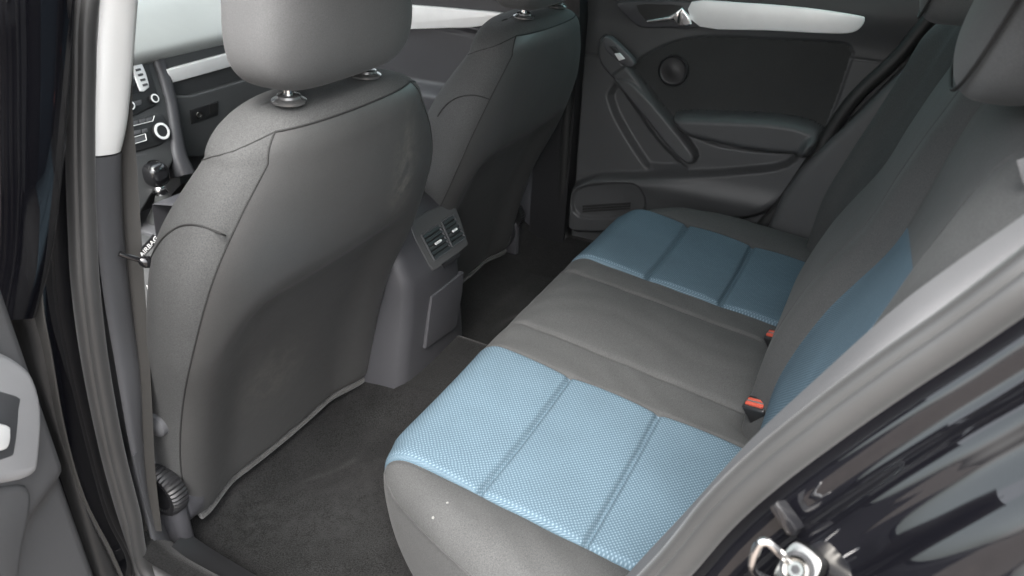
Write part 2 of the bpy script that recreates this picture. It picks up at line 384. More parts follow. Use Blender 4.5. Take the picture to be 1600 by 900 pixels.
# near B pillar -----------------------------------------------------
def ruled(name, L, Rr, mat, depth, parent, bulge=.008, n=9, k=6, smooth=50):
    """moulded strip between two edges, rounded towards the viewer, with a closed back"""
    A = smooth_path(L, k); Bq = smooth_path(Rr, k); V = []; F = []; m = n + 2
    d = np.array(depth, float); dn = d / np.linalg.norm(d)
    for a, b in zip(A, Bq):
        for q in range(n):
            t = q / (n - 1); V.append(a * (1 - t) + b * t - dn * bulge * (1 - abs(2 * t - 1) ** 3))
        V.append(b + d); V.append(a + d)
    for i in range(len(A) - 1):
        for q in range(m):
            l = (q + 1) % m; F.append((i * m + q, i * m + l, (i + 1) * m + l, (i + 1) * m + q))
    F += [tuple(range(m)), tuple((len(A) - 1) * m + q for q in range(m))[::-1]]
    o = mesh(name, V, F, mat, parent, smooth); fix(o); return o
ruled('upper_pillar_trim', [aty(u, v, y) for u, v, y in [(158, -60, .28), (156, 0, .285), (150, 100, .29), (143, 180, .295), (140, 243, .30)]],
      [aty(u, v, y) for u, v, y in [(222, -60, .30), (216, 0, .305), (208, 100, .31), (199, 190, .315), (189, 236, .318)]], MT['pale'], (.02, .06, 0), body, .008)
ruled('lower_pillar_trim', [aty(u, v, y) for u, v, y in [(142, 246, .302), (149, 340, .305), (160, 450, .312), (180, 570, .32), (203, 700, .33), (226, 800, .338), (250, 900, .345), (258, 930, .347)]],
      [aty(u, v, y) for u, v, y in [(190, 239, .318), (192, 340, .322), (206, 480, .33), (222, 600, .338), (225, 700, .345), (240, 800, .352), (285, 880, .36), (320, 930, .365)]], MT['slate'], (.02, .06, 0), body, .008)
# step in the lower trim
ruled('pillar_foot_trim', [aty(u, v, y) for u, v, y in [(207, 712, .326), (216, 745, .329), (229, 800, .333), (251, 890, .34), (259, 930, .342)]],
      [aty(u, v, y) for u, v, y in [(226, 690, .34), (226, 745, .343), (239, 800, .347), (284, 878, .355), (318, 930, .36)]], MT['slate'], (.015, .02, 0), body, .004)
# painted pillar face between seal and outer edge
ruled('pillar_outer_face', [aty(u, v, y) for u, v, y in [(80, -60, .27), (80, 0, .272), (72, 200, .28), (62, 440, .29), (78, 560, .30), (100, 680, .305), (130, 780, .31), (170, 860, .315), (200, 930, .32)]],
      [aty(u, v, y) for u, v, y in [(116, -60, .30), (114, 0, .302), (108, 200, .31), (116, 440, .32), (130, 560, .325), (152, 680, .33), (176, 780, .335), (205, 860, .34), (222, 930, .345)]], MT['paint'], (.03, .05, 0), body, .006)
ruled('pillar_edge_bead', [aty(u, v, y) for u, v, y in [(81, -60, .266), (80, 0, .268), (72, 200, .276), (61, 440, .286), (77, 560, .296), (99, 680, .301), (129, 780, .306), (169, 860, .311), (199, 930, .316)]],
      [aty(u, v, y) for u, v, y in [(85, -60, .266), (84, 0, .268), (76, 200, .276), (65, 440, .286), (82, 560, .296), (104, 680, .301), (134, 780, .306), (175, 860, .311), (205, 930, .316)]], MT['belt'], (.0, .02, 0), body, .003)
ruled('rubber_gap', [aty(u, v, y) for u, v, y in [(100, -60, .30), (98, 0, .303), (92, 200, .31), (96, 440, .32), (120, 600, .326), (150, 720, .333), (190, 850, .343), (215, 930, .347)]],
      [aty(u, v, y) for u, v, y in [(128, -60, .31), (124, 0, .313), (118, 200, .32), (125, 440, .33), (150, 600, .336), (180, 720, .343), (215, 850, .353), (235, 930, .357)]], MT['darkrubber'], (.03, .03, 0), body, .002)

# roof, posts and panes that shade and tint the cabin
def roof():
    xs = np.linspace(-.56, .56, 25); ys = np.linspace(-1.15, .80, 25); X, Y = np.meshgrid(xs, ys)
    Z = .90 - .06 * (X / .56) ** 4 - .05 * ((Y + .15) / .95) ** 4
    nx = len(xs); ny = len(ys); V = [(x, y, z) for x, y, z in zip(X.ravel(), Y.ravel(), Z.ravel())]; n = len(V)
    V += [(x, y, z + .025) for x, y, z in V]
    F = [(i * nx + j, (i + 1) * nx + j, (i + 1) * nx + j + 1, i * nx + j + 1) for i in range(ny - 1) for j in range(nx - 1)]
    F += [tuple(n + q for q in f[::-1]) for f in F]
    o = mesh('headlining', V[:n], F[:len(F) // 2], MT['headliner'], body, 60)
    mesh('roof', V[n:], [tuple(q - n for q in f) for f in F[len(F) // 2:]], MT['paint'], body, 60)
roof()
def bar(name, P, w_, d_, mat, up=(0, 0, 1)):
    return sweep(name, smooth_path(P, 6), [(-w_, -d_), (w_, -d_), (w_, d_), (-w_, d_)], mat, body, up=up)
for s in (-1, 1):
    bar('roof_rail', [(s * .575, .80, .80), (s * .565, .3, .84), (s * .565, -.4, .83), (s * .57, -1.1, .78)], .03, .03, MT['plastic'])
    bar('windscreen_pillar', [(s * .575, .80, .80), (s * .66, 1.2, .62), (s * .72, 1.62, .42)], .035, .03, MT['plastic'])
    bar('rear_pillar', [(s * .57, -1.05, .80), (s * .64, -1.15, .6), (s * .70, -1.2, .35)], .03, .10, MT['plastic'], up=(0, 1, 0))
bar('pillar_trim', [(.58, .27, .83), (.665, .275, .45), (.695, .285, .1), (.69, .29, -.25)], .03, .055, MT['black'], up=(0, 1, 0))
def pane(name, P, mat, parent): return mesh(name, P, [tuple(range(len(P)))], mat, parent, 0)
pane('windscreen', [(-.55, .80, .815), (.55, .80, .815), (.70, 1.62, .42), (-.70, 1.62, .42)], MT['glass'], body)
pane('rear_window', [(-.52, -1.12, .80), (.52, -1.12, .80), (.60, -1.35, .45), (-.60, -1.35, .45)], MT['tint'], body)
rbox('parcel_shelf', (-.64, -1.35, .40), (.64, -.72, .42), MT['doorcloth'], body, .004)
rbox('scuttle', (-.72, 1.55, .30), (.72, 2.3, .40), MT['paint'], body, .03)
rbox('bulkhead', (-.72, 1.45, -.35), (.72, 1.5, .30), MT['black'], body, .0)
rbox('boot_wall', (-.74, -1.4, -.35), (.74, -1.36, .40), MT['black'], body, .0)
slab('side_lining', [(.635, y, z) for y, z in smooth_path_2([(-.28, -.3), (-.33, .05), (-.44, .25), (-.55, .42), (-.68, .60), (-.78, .78)]) + [(-1.3, .5), (-1.36, .3), (-1.36, -.35)]], (.07, 0, 0), MT['plastic'], body, .02)
rbox('side_lining', (-.63, -1.36, -.35), (-.60, -.70, .42), MT['plastic'], body, .01)
rbox('outer_sill', (-.76, -.2, -.46), (-.70, 1.4, -.33), MT['paint'], body, .015)
rbox('underbody', (-.72, -1.4, -.50), (.72, 1.5, -.36), MT['black'], body, .01)
# far doorway seal, dark band behind the far door
far = [atx(u, v, .668) for u, v in [(1452, 30), (1400, 92), (1330, 160), (1270, 250), (1220, 322), (1180, 365)]]
tube('far_door_seal', smooth_path(far + [np.array([.68, -.24, -.16]), np.array([.69, -.1, -.26]), np.array([.69, .15, -.26]), np.array([.685, .245, -.2]), np.array([.675, .25, 0]), np.array([.66, .245, .4])], 8), .016, MT['darkrubber'], body)
rbox('far_sill', (.64, -.3, -.36), (.75, 1.3, -.255), MT['plastic'], body, .02)
# striker on the shut face
def striker():
    c = at(1245, 890, (1, 0, 0), -.748); n = np.array([-.75, .35, .56]); n /= np.linalg.norm(n)
    a = np.cross(n, [0, 0, 1]); a /= np.linalg.norm(a); b = np.cross(n, a)
    pl = [c + a * p[0] + b * p[1] for p in smooth_path([(-.010, -.015, 0), (.010, -.016, 0), (.0135, .0, 0), (.010, .015, 0), (-.010, .016, 0), (-.0135, 0, 0)], 5, True)]
    o = slab('door_striker', pl, -n * .014, MT['steel'], body, .0015); o['label'] = 'metal striker plate with wire loop'
    lathe('striker_bolt', c + n * .0005, n, [(0, .0095), (.003, .0095), (.0045, .008), (.003, .006), (.002, .0055), (.002, .0)], MT['steel'], o, 24)
    lathe('bolt_recess', c + n * .0012, n, [(0, .0035), (.0016, .0034), (.0018, .0001)], MT['black'], o, 6)
    lathe('bolt_groove', c + n * .0001, n, [(0, .0125), (.0006, .0122), (.0006, .0001)], MT['black'], o, 24)
    lp = [atx(*p) for p in [(1212, 912, -.740), (1182, 896, -.748), (1176, 880, -.756), (1186, 851, -.758), (1200, 848, -.756), (1222, 868, -.750), (1236, 880, -.742)]]
    tube('striker_loop', smooth_path(lp, 6), .0032, MT['chrome'], o, 10)
striker()
st_ = [atx(*p) for p in [(1199, 792, -.722), (1212, 784, -.722), (1244, 826, -.722), (1238, 840, -.722), (1226, 836, -.722)]]
slab('rubber_stop', st_, (.012, -.006, -.006), MT['gloss'], body, .003)

# ------------------------------------------------------------------ near rear door, swung open
nd = empty('open_rear_door', (-.77, .31, GZ + .1), 'open near rear door with pale pull handle on grey lining', 'car door')
TH = R(62); DD = np.array([-math.sin(TH), -math.cos(TH), 0]); DN = np.array([math.cos(TH), -math.sin(TH), 0]); DH = np.array([-.772, .309, 0])
def dp(s, z, h=0): return DH + DD * s + np.array([0, 0, z]) + DN * h
def dpx(u, v, h=0):
    q = at(u, v, DN, DH @ DN + h); return q
def door_grid():
    S = np.linspace(0, .86, 90); Zs = np.linspace(-.46, .40, 90); V = []; F = []
    for z in Zs:
        for s in S:
            h = -.012 * (1 - sstep(s, 0, .02)) - .03 * (1 - sstep(z, -.46, -.42)) - .02 * sstep(z, .37, .40) + .018 * sstep(z, .03, .07) * sstep(s, .012, .03)
            V.append(dp(s, z, h))
    n = len(S); F = [(i * n + j, i * n + j + 1, (i + 1) * n + j + 1, (i + 1) * n + j) for i in range(len(Zs) - 1) for j in range(n - 1)]
    o = mesh('door_lining', V, F, MT['trimgrey'], nd, 60); fix(o)
door_grid()
slab('door_shell', [dp(s, z, -.02) for s, z in [(-.025, -.48), (.9, -.48), (.9, .42), (-.025, .42)]], -DN * .085, MT['paint'], nd, .01)
def nd_sweep(name, pts, r, mat, parent=nd): return tube(name, smooth_path(pts, 8), r, mat, parent)
# pull handle pod with switch: outline from its place on the lining
pod = [dpx(u, v, .03) for u, v in [(-70, 520), (0, 546), (38, 566), (58, 590), (70, 640), (66, 715), (55, 745), (0, 758), (-90, 770)]]
po = slab('pull_handle', smooth_path(pod, 3, True), -DN * .034, MT['podgrey'], nd, .012, 4)
cup = [dpx(u, v, .0305) for u, v in [(-60, 612), (26, 618), (30, 640), (24, 700), (12, 716), (-60, 722)]]
slab('switch_recess', smooth_path(cup, 3, True), -DN * .004, MT['slate'], po, .002)
slab('window_switch', smooth_path([dpx(u, v, .036) for u, v in [(-40, 660), (12, 664), (18, 676), (16, 694), (6, 704), (-40, 706)]], 3, True), -DN * .006, MT['pale'], po, .003)
pk = [dpx(u, v, .024) for u, v in [(-90, 772), (0, 760), (46, 757), (52, 790), (40, 850), (20, 930), (-90, 960)]]
slab('door_pocket', smooth_path(pk, 3, True), -DN * .03, MT['trimgrey'], nd, .01, 3)
ruled('door_edge_seal', [aty(u, v, y) for u, v, y in [(-40, 380, .318), (-6, 425, .316), (38, 512, .314), (59, 595, .313), (100, 722, .313), (150, 882, .312), (170, 940, .312)]],
      [aty(u, v, y) for u, v, y in [(66, 380, .30), (66, 440, .30), (80, 555, .305), (100, 680, .31), (128, 780, .31), (172, 872, .312), (205, 940, .314)]], MT['darkrubber'], (0, .05, 0), nd, .004)
# window frame post and glass
post = [aty(u, v, y) for u, v, y in [(38, -90, .235), (36, 0, .245), (32, 130, .26), (22, 280, .275), (8, 400, .29), (-15, 490, .30)]]
sweep('frame_post', smooth_path(post, 8), [(-.03 + .075 * math.cos(t), .018 * math.sin(t)) for t in np.linspace(0, 2 * math.pi, 17)[:-1]], MT['paint'], nd, up=(.3, .95, 0))
wtop = np.array(post[0])
pane('door_glass', [dp(.02, .42, -.05), dp(.86, .42, -.05), dp(.70, .80, .06), wtop + np.array([-.03, -.01, .08])], MT['glass'], nd)

# ------------------------------------------------------------------ rear bench
bench = empty('rear_bench', (0, -.25, -.33), 'rear bench seat in grey cloth with blue honeycomb insets', 'car seat')
OUT = [(0, .03), (.40, .03), (.48, .02), (.53, -.008), (.569, -.077), (.600, -.150), (.622, -.215), (.637, -.29), (.642, -.37), (.642, -.60)]
outp = np.array(smooth_path([(a, b, 0) for a, b in OUT], 10))[:, :2]
def dist_out(X, Y):
    d = np.full(X.shape, 1e9); A = np.abs(X)
    for a, b in zip(outp[:-1], outp[1:]):
        e = b - a; t = np.clip(((A - a[0]) * e[0] + (Y - a[1]) * e[1]) / (e @ e + 1e-15), 0, 1); d = np.minimum(d, np.hypot(A - a[0] - e[0] * t, Y - a[1] - e[1] * t))
    return d
XI, XO, XCL, XCR = .197, .507, -.105, .125
def xs_grid(extra, lim, n):
    s = set(np.round(np.linspace(-lim, lim, n), 5)); 
    for q in np.linspace(lim - .06, lim, 22): s |= {round(q, 5), -round(q, 5)}
    for e in extra:
        for d in (-.014, -.009, -.006, -.0035, -.0015, 0, .0015, .0035, .006, .009, .014): s.add(round(e + d, 5))
    a = np.array(sorted(s)); keep = [a[0]]
    for v in a[1:]:
        if v - keep[-1] > .0009 or any(abs(v - e) < 1e-6 for e in extra): keep.append(v)
    return np.array(keep)
def cushion():
    cuts = [-XO, -XI, XCL, XCR, XI, XO]; xs = xs_grid(cuts, .6415, 150); 
    yf = np.interp(np.abs(xs), outp[:, 0], outp[:, 1]); yf[np.abs(xs) > .6414] = -.37
    vs = np.linspace(0, 1, 211) ** 1.2; NS = 14
    X = np.repeat(xs[None], len(vs), 0); Y = yf[None] - (yf[None] + .52) * vs[:, None]
    d = dist_out(X, Y); ax = np.abs(X)
    r = .055 - .012 * sstep(ax, .45, .6)
    q = np.clip(d, 0, r); roll = r - np.sqrt(np.maximum(r * r - (r - q) ** 2, 0))
    Z = .115 * Y
    Z += .020 * np.sin(np.clip((ax - XO) / (.64 - XO), 0, 1) * math.pi) ** .8 * sstep(-Y, -.03, .12)
    Z += .012 * np.cos(np.clip((X - .01) / .12, -1, 1) * math.pi / 2) * sstep(-Y, -.03, .1)
    Z += .010 * np.cos(np.clip((ax - (XI + .151 - .105 + .0)) / .045, -1, 1) * math.pi / 2) * sstep(-Y, -.03, .1) * 0
    ins = sstep(ax, XI - .002, XI + .004) * (1 - sstep(ax, XO - .004, XO + .002))
    Z -= .006 * ins * np.sin(np.clip((ax - XI) / (XO - XI), 0, 1) * math.pi)
    for ys, wd in ((-.147, .0042), (-.303, .0042)):
        Z -= ins * (.0095 * np.exp(-((Y - ys) / wd) ** 2) - .0) 
    for a, b in ((.03, -.147), (-.147, -.303), (-.303, -.47)):
        Z += ins * .007 * np.clip(np.sin(np.clip((Y - b) / (a - b), 0, 1) * math.pi), 0, 1) ** .6
    for c_, dp_ in ((-XO, .005), (-XI, .005), (XCL, .006), (XCR, .006), (XI, .005), (XO, .005)):
        Z -= dp_ * np.exp(-((X - c_) / .0045) ** 2)
    # gentle wear wrinkles on the plain cloth
    Z += .0012 * (1 - ins) * np.sin(X * 60 + 5 * np.sin(Y * 13)) * np.sin(Y * 21 + 3 * np.sin(X * 17))
    Z -= roll
    # hollow at the belt buckles
    for bx in (-.135, .145): Z -= .02 * np.exp(-((X - bx) / .022) ** 2 - ((Y + .45) / .035) ** 2)
    # skirt
    e = np.zeros((NS, len(xs), 3)); nx_ = np.gradient(yf, xs)
    for k in range(NS):
        t = k / NS
        bow = .012 * math.sin((1 - t) * math.pi * .9) 
        nrm = np.stack([-nx_, np.ones_like(nx_)], -1); nrm /= np.linalg.norm(nrm, axis=1)[:, None]
        zb = -.34; und = bow - .075 * (1 - t) ** 1.3; e[k, :, 0] = xs + nrm[:, 0] * und; e[k, :, 1] = yf + nrm[:, 1] * und; e[k, :, 2] = zb + (Z[0] - zb) * t
    G = np.concatenate([e, np.stack([X, Y, Z], -1)], 0); nr, ncol = G.shape[:2]
    arc = np.concatenate([[0], np.cumsum(np.linalg.norm(np.diff(G[:, ncol // 4], axis=0), axis=1))])
    V = G.reshape(-1, 3); arcs = np.concatenate([np.zeros((1, ncol)), np.cumsum(np.linalg.norm(np.diff(G, axis=0), axis=2), 0)]); arcs = arcs[-1:] - arcs; UV = [(xs[j], arcs[i, j]) for i in range(nr) for j in range(ncol)]
    parts = {'grey': [], 'l': [], 'r': [], 'bl': [], 'br': [], 'ul': [], 'ur': []}
    for i in range(nr - 1):
        for j in range(ncol - 1):
            c_ = (xs[j] + xs[j + 1]) / 2; k = 'grey'
            if XI < abs(c_) < XO: k = 'l' if c_ < 0 else 'r'
            elif abs(c_) > XO: k = 'bl' if c_ < 0 else 'br'
            parts[k].append((i * ncol + j, i * ncol + j + 1, (i + 1) * ncol + j + 1, (i + 1) * ncol + j))
    v, f, u = sub(V, parts['grey'], UV); cu = mesh('seat_cushion', v, f, MT['fabric'], bench, 180, u)
    bol = {}
    for k in 'lr':
        v, f, u = sub(V, parts[k], UV); mesh('blue_inset', v, f, MT['blue'], cu, 180, u)
        v, f, u = sub(V, parts['b' + k], UV); bol[k] = mesh('bolster', v, f, MT['fabric'], cu, 180, u)
    # piping round the rim of the near outer corner, laid on the cloth, and its mirror image
    vv = Vector(CP); P = []
    for (pu, pv) in [(614, 712), (606, 722), (602, 740), (606, 758), (618, 782), (640, 808), (668, 838), (700, 869), (730, 896), (775, 935), (830, 975)]:
        hit, loc, nn, ix = bol['l'].ray_cast(vv, Vector(ray(pu, pv)))
        if hit: P.append(np.array(loc) + np.array(nn) * .0005)
    if len(P) > 3:
        for s_ in (1, -1): tube('seat_piping', [p * np.array([s_, 1, 1]) for p in smooth_path(P, 6)], .0026, MT['piping'], bol['l' if s_ > 0 else 'r'], 6)
    return cu
cu = cushion()

def backrest():
    YB = [(-.14, -.458), (-.05, -.459), (.02, -.463), (.1, -.473), (.2, -.503), (.28, -.534), (.35, -.560), (.42, -.579), (.48, -.593), (.53, -.613), (.555, -.650), (.565, -.71), (.555, -.745), (.5, -.76), (.3, -.72), (.0, -.62), (-.14, -.56)]
    prof = np.array(smooth_path([(z, y, 0) for z, y in YB], 10))[:, :2]
    cuts = [-.48, -.19, -.10, .145, .20, .40]; xs = xs_grid(cuts, .615, 130)
    nf = len(prof); V = []; UV = []; arc = 0; arcs = [0]
    for a, b in zip(prof[:-1], prof[1:]): arcs.append(arcs[-1] + np.linalg.norm(b - a))
    imax = int(np.argmax(prof[:, 0])); ztop = .385
    ax = np.abs(xs)
    bumpx = .034 * (1 - sstep(xs, .135, .175)) * sstep(xs, -.205, -.135) + .010 * sstep(ax, .475, .53) * (1 - .75 * sstep(ax, .56, .615)) - .004 * np.exp(-((xs + .10) / .004) ** 2) - .014 * np.exp(-((xs - .15) / .005) ** 2)
    bumpx -= .035 * sstep(xs, .17, .24) * (1 - sstep(xs, .43, .50)); bumpx += .035 * sstep(xs, .50, .56)
    bumpx += -.004 * np.exp(-((ax - .48) / .004) ** 2) - .003 * np.exp(-((xs + .19) / .004) ** 2)
    for i, (z, y) in enumerate(prof):
        front = 1.0 if i <= imax - 8 else max(0, 1 - (i - imax + 8) / 10)
        wgt = math.exp(-((z - .385) / .12) ** 2) * front
        gx = .036 * np.clip((ax - .335) / .145, -1, 1) * wgt
        lim = 1 - .0 * z
        fade = front * float(1 - sstep(np.array(z), .40, .52) * .45)
        for j, x in enumerate(xs):
            edge = .035 * (1 - math.sqrt(max(0, 1 - max(0, (ax[j] - .58) / .035) ** 2))) * (1 if i <= imax else -1)
            pill = .004 * math.sin(min(1, max(0, (z + .1) / .48)) * math.pi) * (1 if .19 < ax[j] < .48 else 0) * front
            top_ = .0
            V.append((x, y + bumpx[j] * fade + pill - edge, z + gx[j] - .02 * sstep(np.array(ax[j]), .45, .615) * sstep(np.array(z), .4, .55)))
            UV.append((x, arcs[i]))
    n = len(xs); P = {'grey': [], 'l': [], 'r': []}
    for i in range(nf - 1):
        zc = (prof[i, 0] + prof[i + 1, 0]) / 2
        for j in range(n - 1):
            c_ = (xs[j] + xs[j + 1]) / 2; k = 'grey'
            if i < imax and zc < ztop:
                if -.48 < c_ < -.19: k = 'l'
                elif .20 < c_ < .40: k = 'r'
            P[k].append((i * n + j, i * n + j + 1, (i + 1) * n + j + 1, (i + 1) * n + j))
    v, f, u = sub(V, P['grey'], UV); b = mesh('backrest', v, f, MT['fabric'], bench, 180, u)
    for k in 'lr':
        v, f, u = sub(V, P[k], UV); mesh('blue_inset', v, f, MT['blue'], b, 180, u)
    return V, xs, prof
BV, BX, BP = backrest()

def pillow(name, c, hw, hd, hz, mat, parent, n=3.2, lean=0.0, seam=True, taper=0.0, skew=0.0):
    """rounded cushion with superellipse sections"""
    V = []; F = []; NT, NP = 40, 64
    for i in range(NT + 1):
        t = -math.pi / 2 + math.pi * i / NT; ct = math.copysign(abs(math.cos(t)) ** (2 / n), 1); stt = math.copysign(abs(math.sin(t)) ** (2 / n), math.sin(t))
        for k in range(NP):
            p = 2 * math.pi * k / NP; cx = math.copysign(abs(math.cos(p)) ** (2 / n), math.cos(p)); sy = math.copysign(abs(math.sin(p)) ** (2 / n), math.sin(p))
            z = hz * stt; wx = 1 + taper * z / hz
            V.append((c[0] + hw * wx * ct * cx + skew * z, c[1] + hd * ct * sy + lean * z, c[2] + z))
    for i in range(NT):
        for k in range(NP):
            l = (k + 1) % NP; F.append((i * NP + k, i * NP + l, (i + 1) * NP + l, (i + 1) * NP + k))
    o = mesh(name, V, F, mat, parent, 180)
    bm = bmesh.new(); bm.from_mesh(o.data); bmesh.ops.remove_doubles(bm, verts=bm.verts[:], dist=1e-5); bmesh.ops.recalc_face_normals(bm, faces=bm.faces[:]); bm.to_mesh(o.data); bm.free()
    for p in o.data.polygons: p.use_smooth = True
    return o
def bench_headrest(x, y, z, hw, hz):
    h = pillow('headrest', (x, y, z), hw, .052, hz, MT['knit'], bench, 3.0, -.25)
    pr = []
    for k in range(48):
        p = 2 * math.pi * k / 48; cx = math.copysign(abs(math.cos(p)) ** (2 / 3.), math.cos(p)); sz = math.copysign(abs(math.sin(p)) ** (2 / 3.), math.sin(p))
        zz = hz * .93 * sz; pr.append((x + hw * .93 * cx, y + .036 - .25 * zz, z + zz))
    tube('headrest_seam', pr, .0018, MT['seam'], h, 6, True)
    for dx in (-.07, .07): tube('post', [(x + dx, y - .045, z - hz - .05), (x + dx, y - .03, z - hz + .02)], .006, MT['chrome'], h, 10)
bench_headrest(-.33, -.622, .655, .135, .105)
bench_headrest(.015, -.575, .645, .105, .085)
bench_headrest(.335, -.625, .655, .135, .105)

# belt buckles in the bench
def buckle(u0, v0, x, label, tilt):
    c = atx(u0, v0, x); b = empty('belt_buckle', tuple(c), label, 'belt buckle', 'red topped belt buckles in the bench')
    q = Vector((-.30, .42, .85)).to_track_quat('Z', 'Y').to_matrix().to_4x4()
    M = Matrix.Translation(Vector(c)) @ q @ Matrix.Rotation(R(tilt), 4, 'Z')
    rbox('buckle_body', (-.020, -.013, -.060), (.020, .013, .0), MT['black'], b, .004, 3, M)
    bt = rbox('button', (-.0155, -.0070, -.004), (.0155, .0070, .0030), MT['red'], b, .002, 2, M)
    rbox('button_line', (-.0145, -.0012, .0026), (.0145, .0012, .0036), MT['trimgrey'], bt, .0002, 1, M)
    rbox('stalk', (-.010, -.006, -.10), (.010, .006, -.058), MT['black'], b, .002, 2, M)
buckle(1181, 630, -.172, 'red topped belt buckle nearer the open doorway, beside the near blue inset', 35)
buckle(1211, 523, .10, 'red topped belt buckle beside the far blue inset', 32)

# two specks of lint
bolster_near = [c for c in cu.children if c.name.startswith('bolster')][0]
for (u, v, s_, l) in ((699, 786, .0017, 'round white speck of lint on the near grey bolster'), (677, 809, .0021, 'elongated white crumb on the near grey bolster, below the round speck')):
    hit, loc, nn, ix = bolster_near.ray_cast(Vector(CP), Vector(ray(u, v)))
    if hit:
        c = np.array(loc); o = lathe('lint_speck', c - np.array(nn) * .001, tuple(nn), [(0, s_), (.0015, s_ * 1.1), (.003, s_ * .6), (.0035, .0001)], MT['lint'], None, 5)
        tag(o, l, 'lint')

# ------------------------------------------------------------------ front seats
def front_seat(x0, dy, side, label, pc=0):
    t = empty('front_seat', (x0, .5 + dy, -.30), label, 'car seat', 'front seats seen from behind')
    KZ = [-.22, -.1, .02, .14, .26, .34, .40]
    KB = [.3128, .2842, .2455, .1906, .1474, .1294, .1231]; KW = [.2566, .2604, .2627, .2753, .2733, .2443, .2045]
    KD = [.1108, .1358, .1434, .1536, .1559, .1436, .1257]; KS = [.965, .972, .972, .955, .92, .881, .83]
    kk_ = smooth_path([np.array(q) for q in zip(KZ, KB, KD, KW, KS)], 7)
    rings = [(-.245, .337, .06, .225, .965), (-.238, .322, .09, .243, .965), (-.23, .315, .105, .252, .965)] + [tuple(r) for r in kk_]
    z0, yb0, d0, w0, f0 = rings[-1]; rz = .0525
    nseam = len(rings)
    for k in range(1, 15):
        a = math.pi / 2 * k / 14
        rings.append((z0 + rz * math.sin(a), yb0 + .022 * (1 - math.cos(a)), d0 - .036 * (1 - math.cos(a)), w0 - .1515 * .72 * (1 - math.cos(a)) ** .9, f0))
    ntop = len(rings); zt, ybt, dt, wt, _f = rings[-1]
    for k in range(1, 8):
        f = 1 - k / 8; rings.append((zt + .004 * (1 - f * f), ybt + dt / 2 * (1 - f), dt * f, wt * f, f0))
    NP = 120; n = 3.4; e = 2 / n; ks = 21
    V = []; G = []
    for (z, yb, d, w_, sf) in rings:
        row = []; ps = math.asin(sf ** (n / 2))
        for k in range(NP):
            kq = k if k <= NP // 2 else k - NP
            p = ps * kq / ks if abs(kq) <= ks else math.copysign(ps + (math.pi - ps) * (abs(kq) - ks) / (NP / 2 - ks), kq)
            sx = math.copysign(abs(math.sin(p)) ** e, math.sin(p)); cy = math.copysign(abs(math.cos(p)) ** e, math.cos(p))
            x = w_ * sx; y = yb + d / 2 - d / 2 * cy
            if cy > 0:   # back half: slightly convex, with the knee recess in the lower part
                y += .012 * (x / w_) ** 2
                zr = .205 - .20 * (abs(x) / .29) ** 6
                rec = (1 - float(sstep(np.array(z), zr - .06, zr + .015))) * (1 - float(sstep(np.array(abs(x)), .12, .25))) 
                y += .044 * rec * min(1, cy * 1.2)
                y += 0
            else:        # bolsters stand forward of the middle
                y += (.035 * math.exp(-((abs(x) - .8 * w_) / .06) ** 2) - .01) * float(sstep(np.array(z), -.2, 0.)) * (1 - float(sstep(np.array(z), .28, .42)))
            row.append((x0 + x, y + dy, z)); V.append(row[-1])
        G.append(row)
    ks = 21; kseam = nseam + 5
    def isback(i, k): 
        kk = min(k, NP - 1 - k); return kk < ks and i < kseam
    A, B = [], []
    for i in range(len(rings) - 1):
        for k in range(NP):
            l = (k + 1) % NP; f = (i * NP + k, i * NP + l, (i + 1) * NP + l, (i + 1) * NP + k); (B if isback(i, k) else A).append(f)
    A.append(tuple((len(rings) - 1) * NP + k for k in range(NP))); A.append(tuple(range(NP))[::-1])
    v, f, _ = sub(V, A); br = mesh('backrest', v, f, MT['fabric'], t, 180); fix(br)
    v, f, _ = sub(V, B); bp = mesh('back_panel', v, f, MT['back'], t, 180); fix(bp)
    # seams
    for s in (1, -1):
        tube('seam', [np.array(G[i][(s * ks) % NP]) for i in range(1, kseam + 1)], .0013, MT['seam'], br, 6)
        # from the top corner over the shoulder to the front
        path = [np.array(G[kseam - int(q * 1.1)][(s * (ks + q * 3)) % NP]) for q in range(0, 8)]
        tube('seam', path, .0011, MT['seam'], br, 6)
    tube('seam', [np.array(G[kseam][k % NP]) for k in range(-ks, ks + 1)], .0016, MT['seam'], br, 6)
    # felt edge under the back panel
    tube('felt_edge', [np.array(G[1][k % NP]) + np.array([0, .004, -.008]) for k in range(-18, 19)], .008, MT['felt'], bp, 8)
    # squab, shields, rails
    pillow('seat_squab', (x0, .62 + dy, -.10), .255, .28, .10, MT['fabric'], t, 4)
    for s in (-1, 1):
        rbox('side_shield', (x0 + s * .268 - .014, .33 + dy, -.275), (x0 + s * .268 + .014, .86 + dy, -.165), MT['plastic2'], t, .012, 4)
        rbox('seat_rail', (x0 + s * .12 - .016, .41 + dy, -.30), (x0 + s * .12 + .016, .9 + dy, -.245), MT['black'], t, .004)
    so_ = x0 + side * .258
    # shield ear round the recline wheel
    ear = [np.array([so_ - side * .004, .392 + dy + .058 * math.cos(a), -.195 + .056 * math.sin(a)]) for a in np.linspace(0, 2 * math.pi, 33)[:-1]]
    slab('recliner_cover', ear, (-side * .03, 0, 0), MT['plastic2'], t, .006)
    wl = lathe('recline_wheel', (so_ + side * .0, .362 + dy, -.152), (side, 0, 0), [(0, .040), (.006, .042), (.022, .041), (.027, .037), (.027, .03), (.024, .028)], MT['black'], t, 72, .05)
    lathe('wheel_cap', (so_ + side * .0235, .362 + dy, -.152), (side, 0, 0), [(0, .029), (.002, .028), (.003, .02), (.0035, .001)], MT['gloss'], wl, 28)
    lathe('tilt_knob', (so_ - side * .012, .345 + dy, -.020), (side, 0, 0), [(0, .017), (.012, .019), (.022, .018), (.027, .012), (.028, .002)], MT['slate'], t, 24)
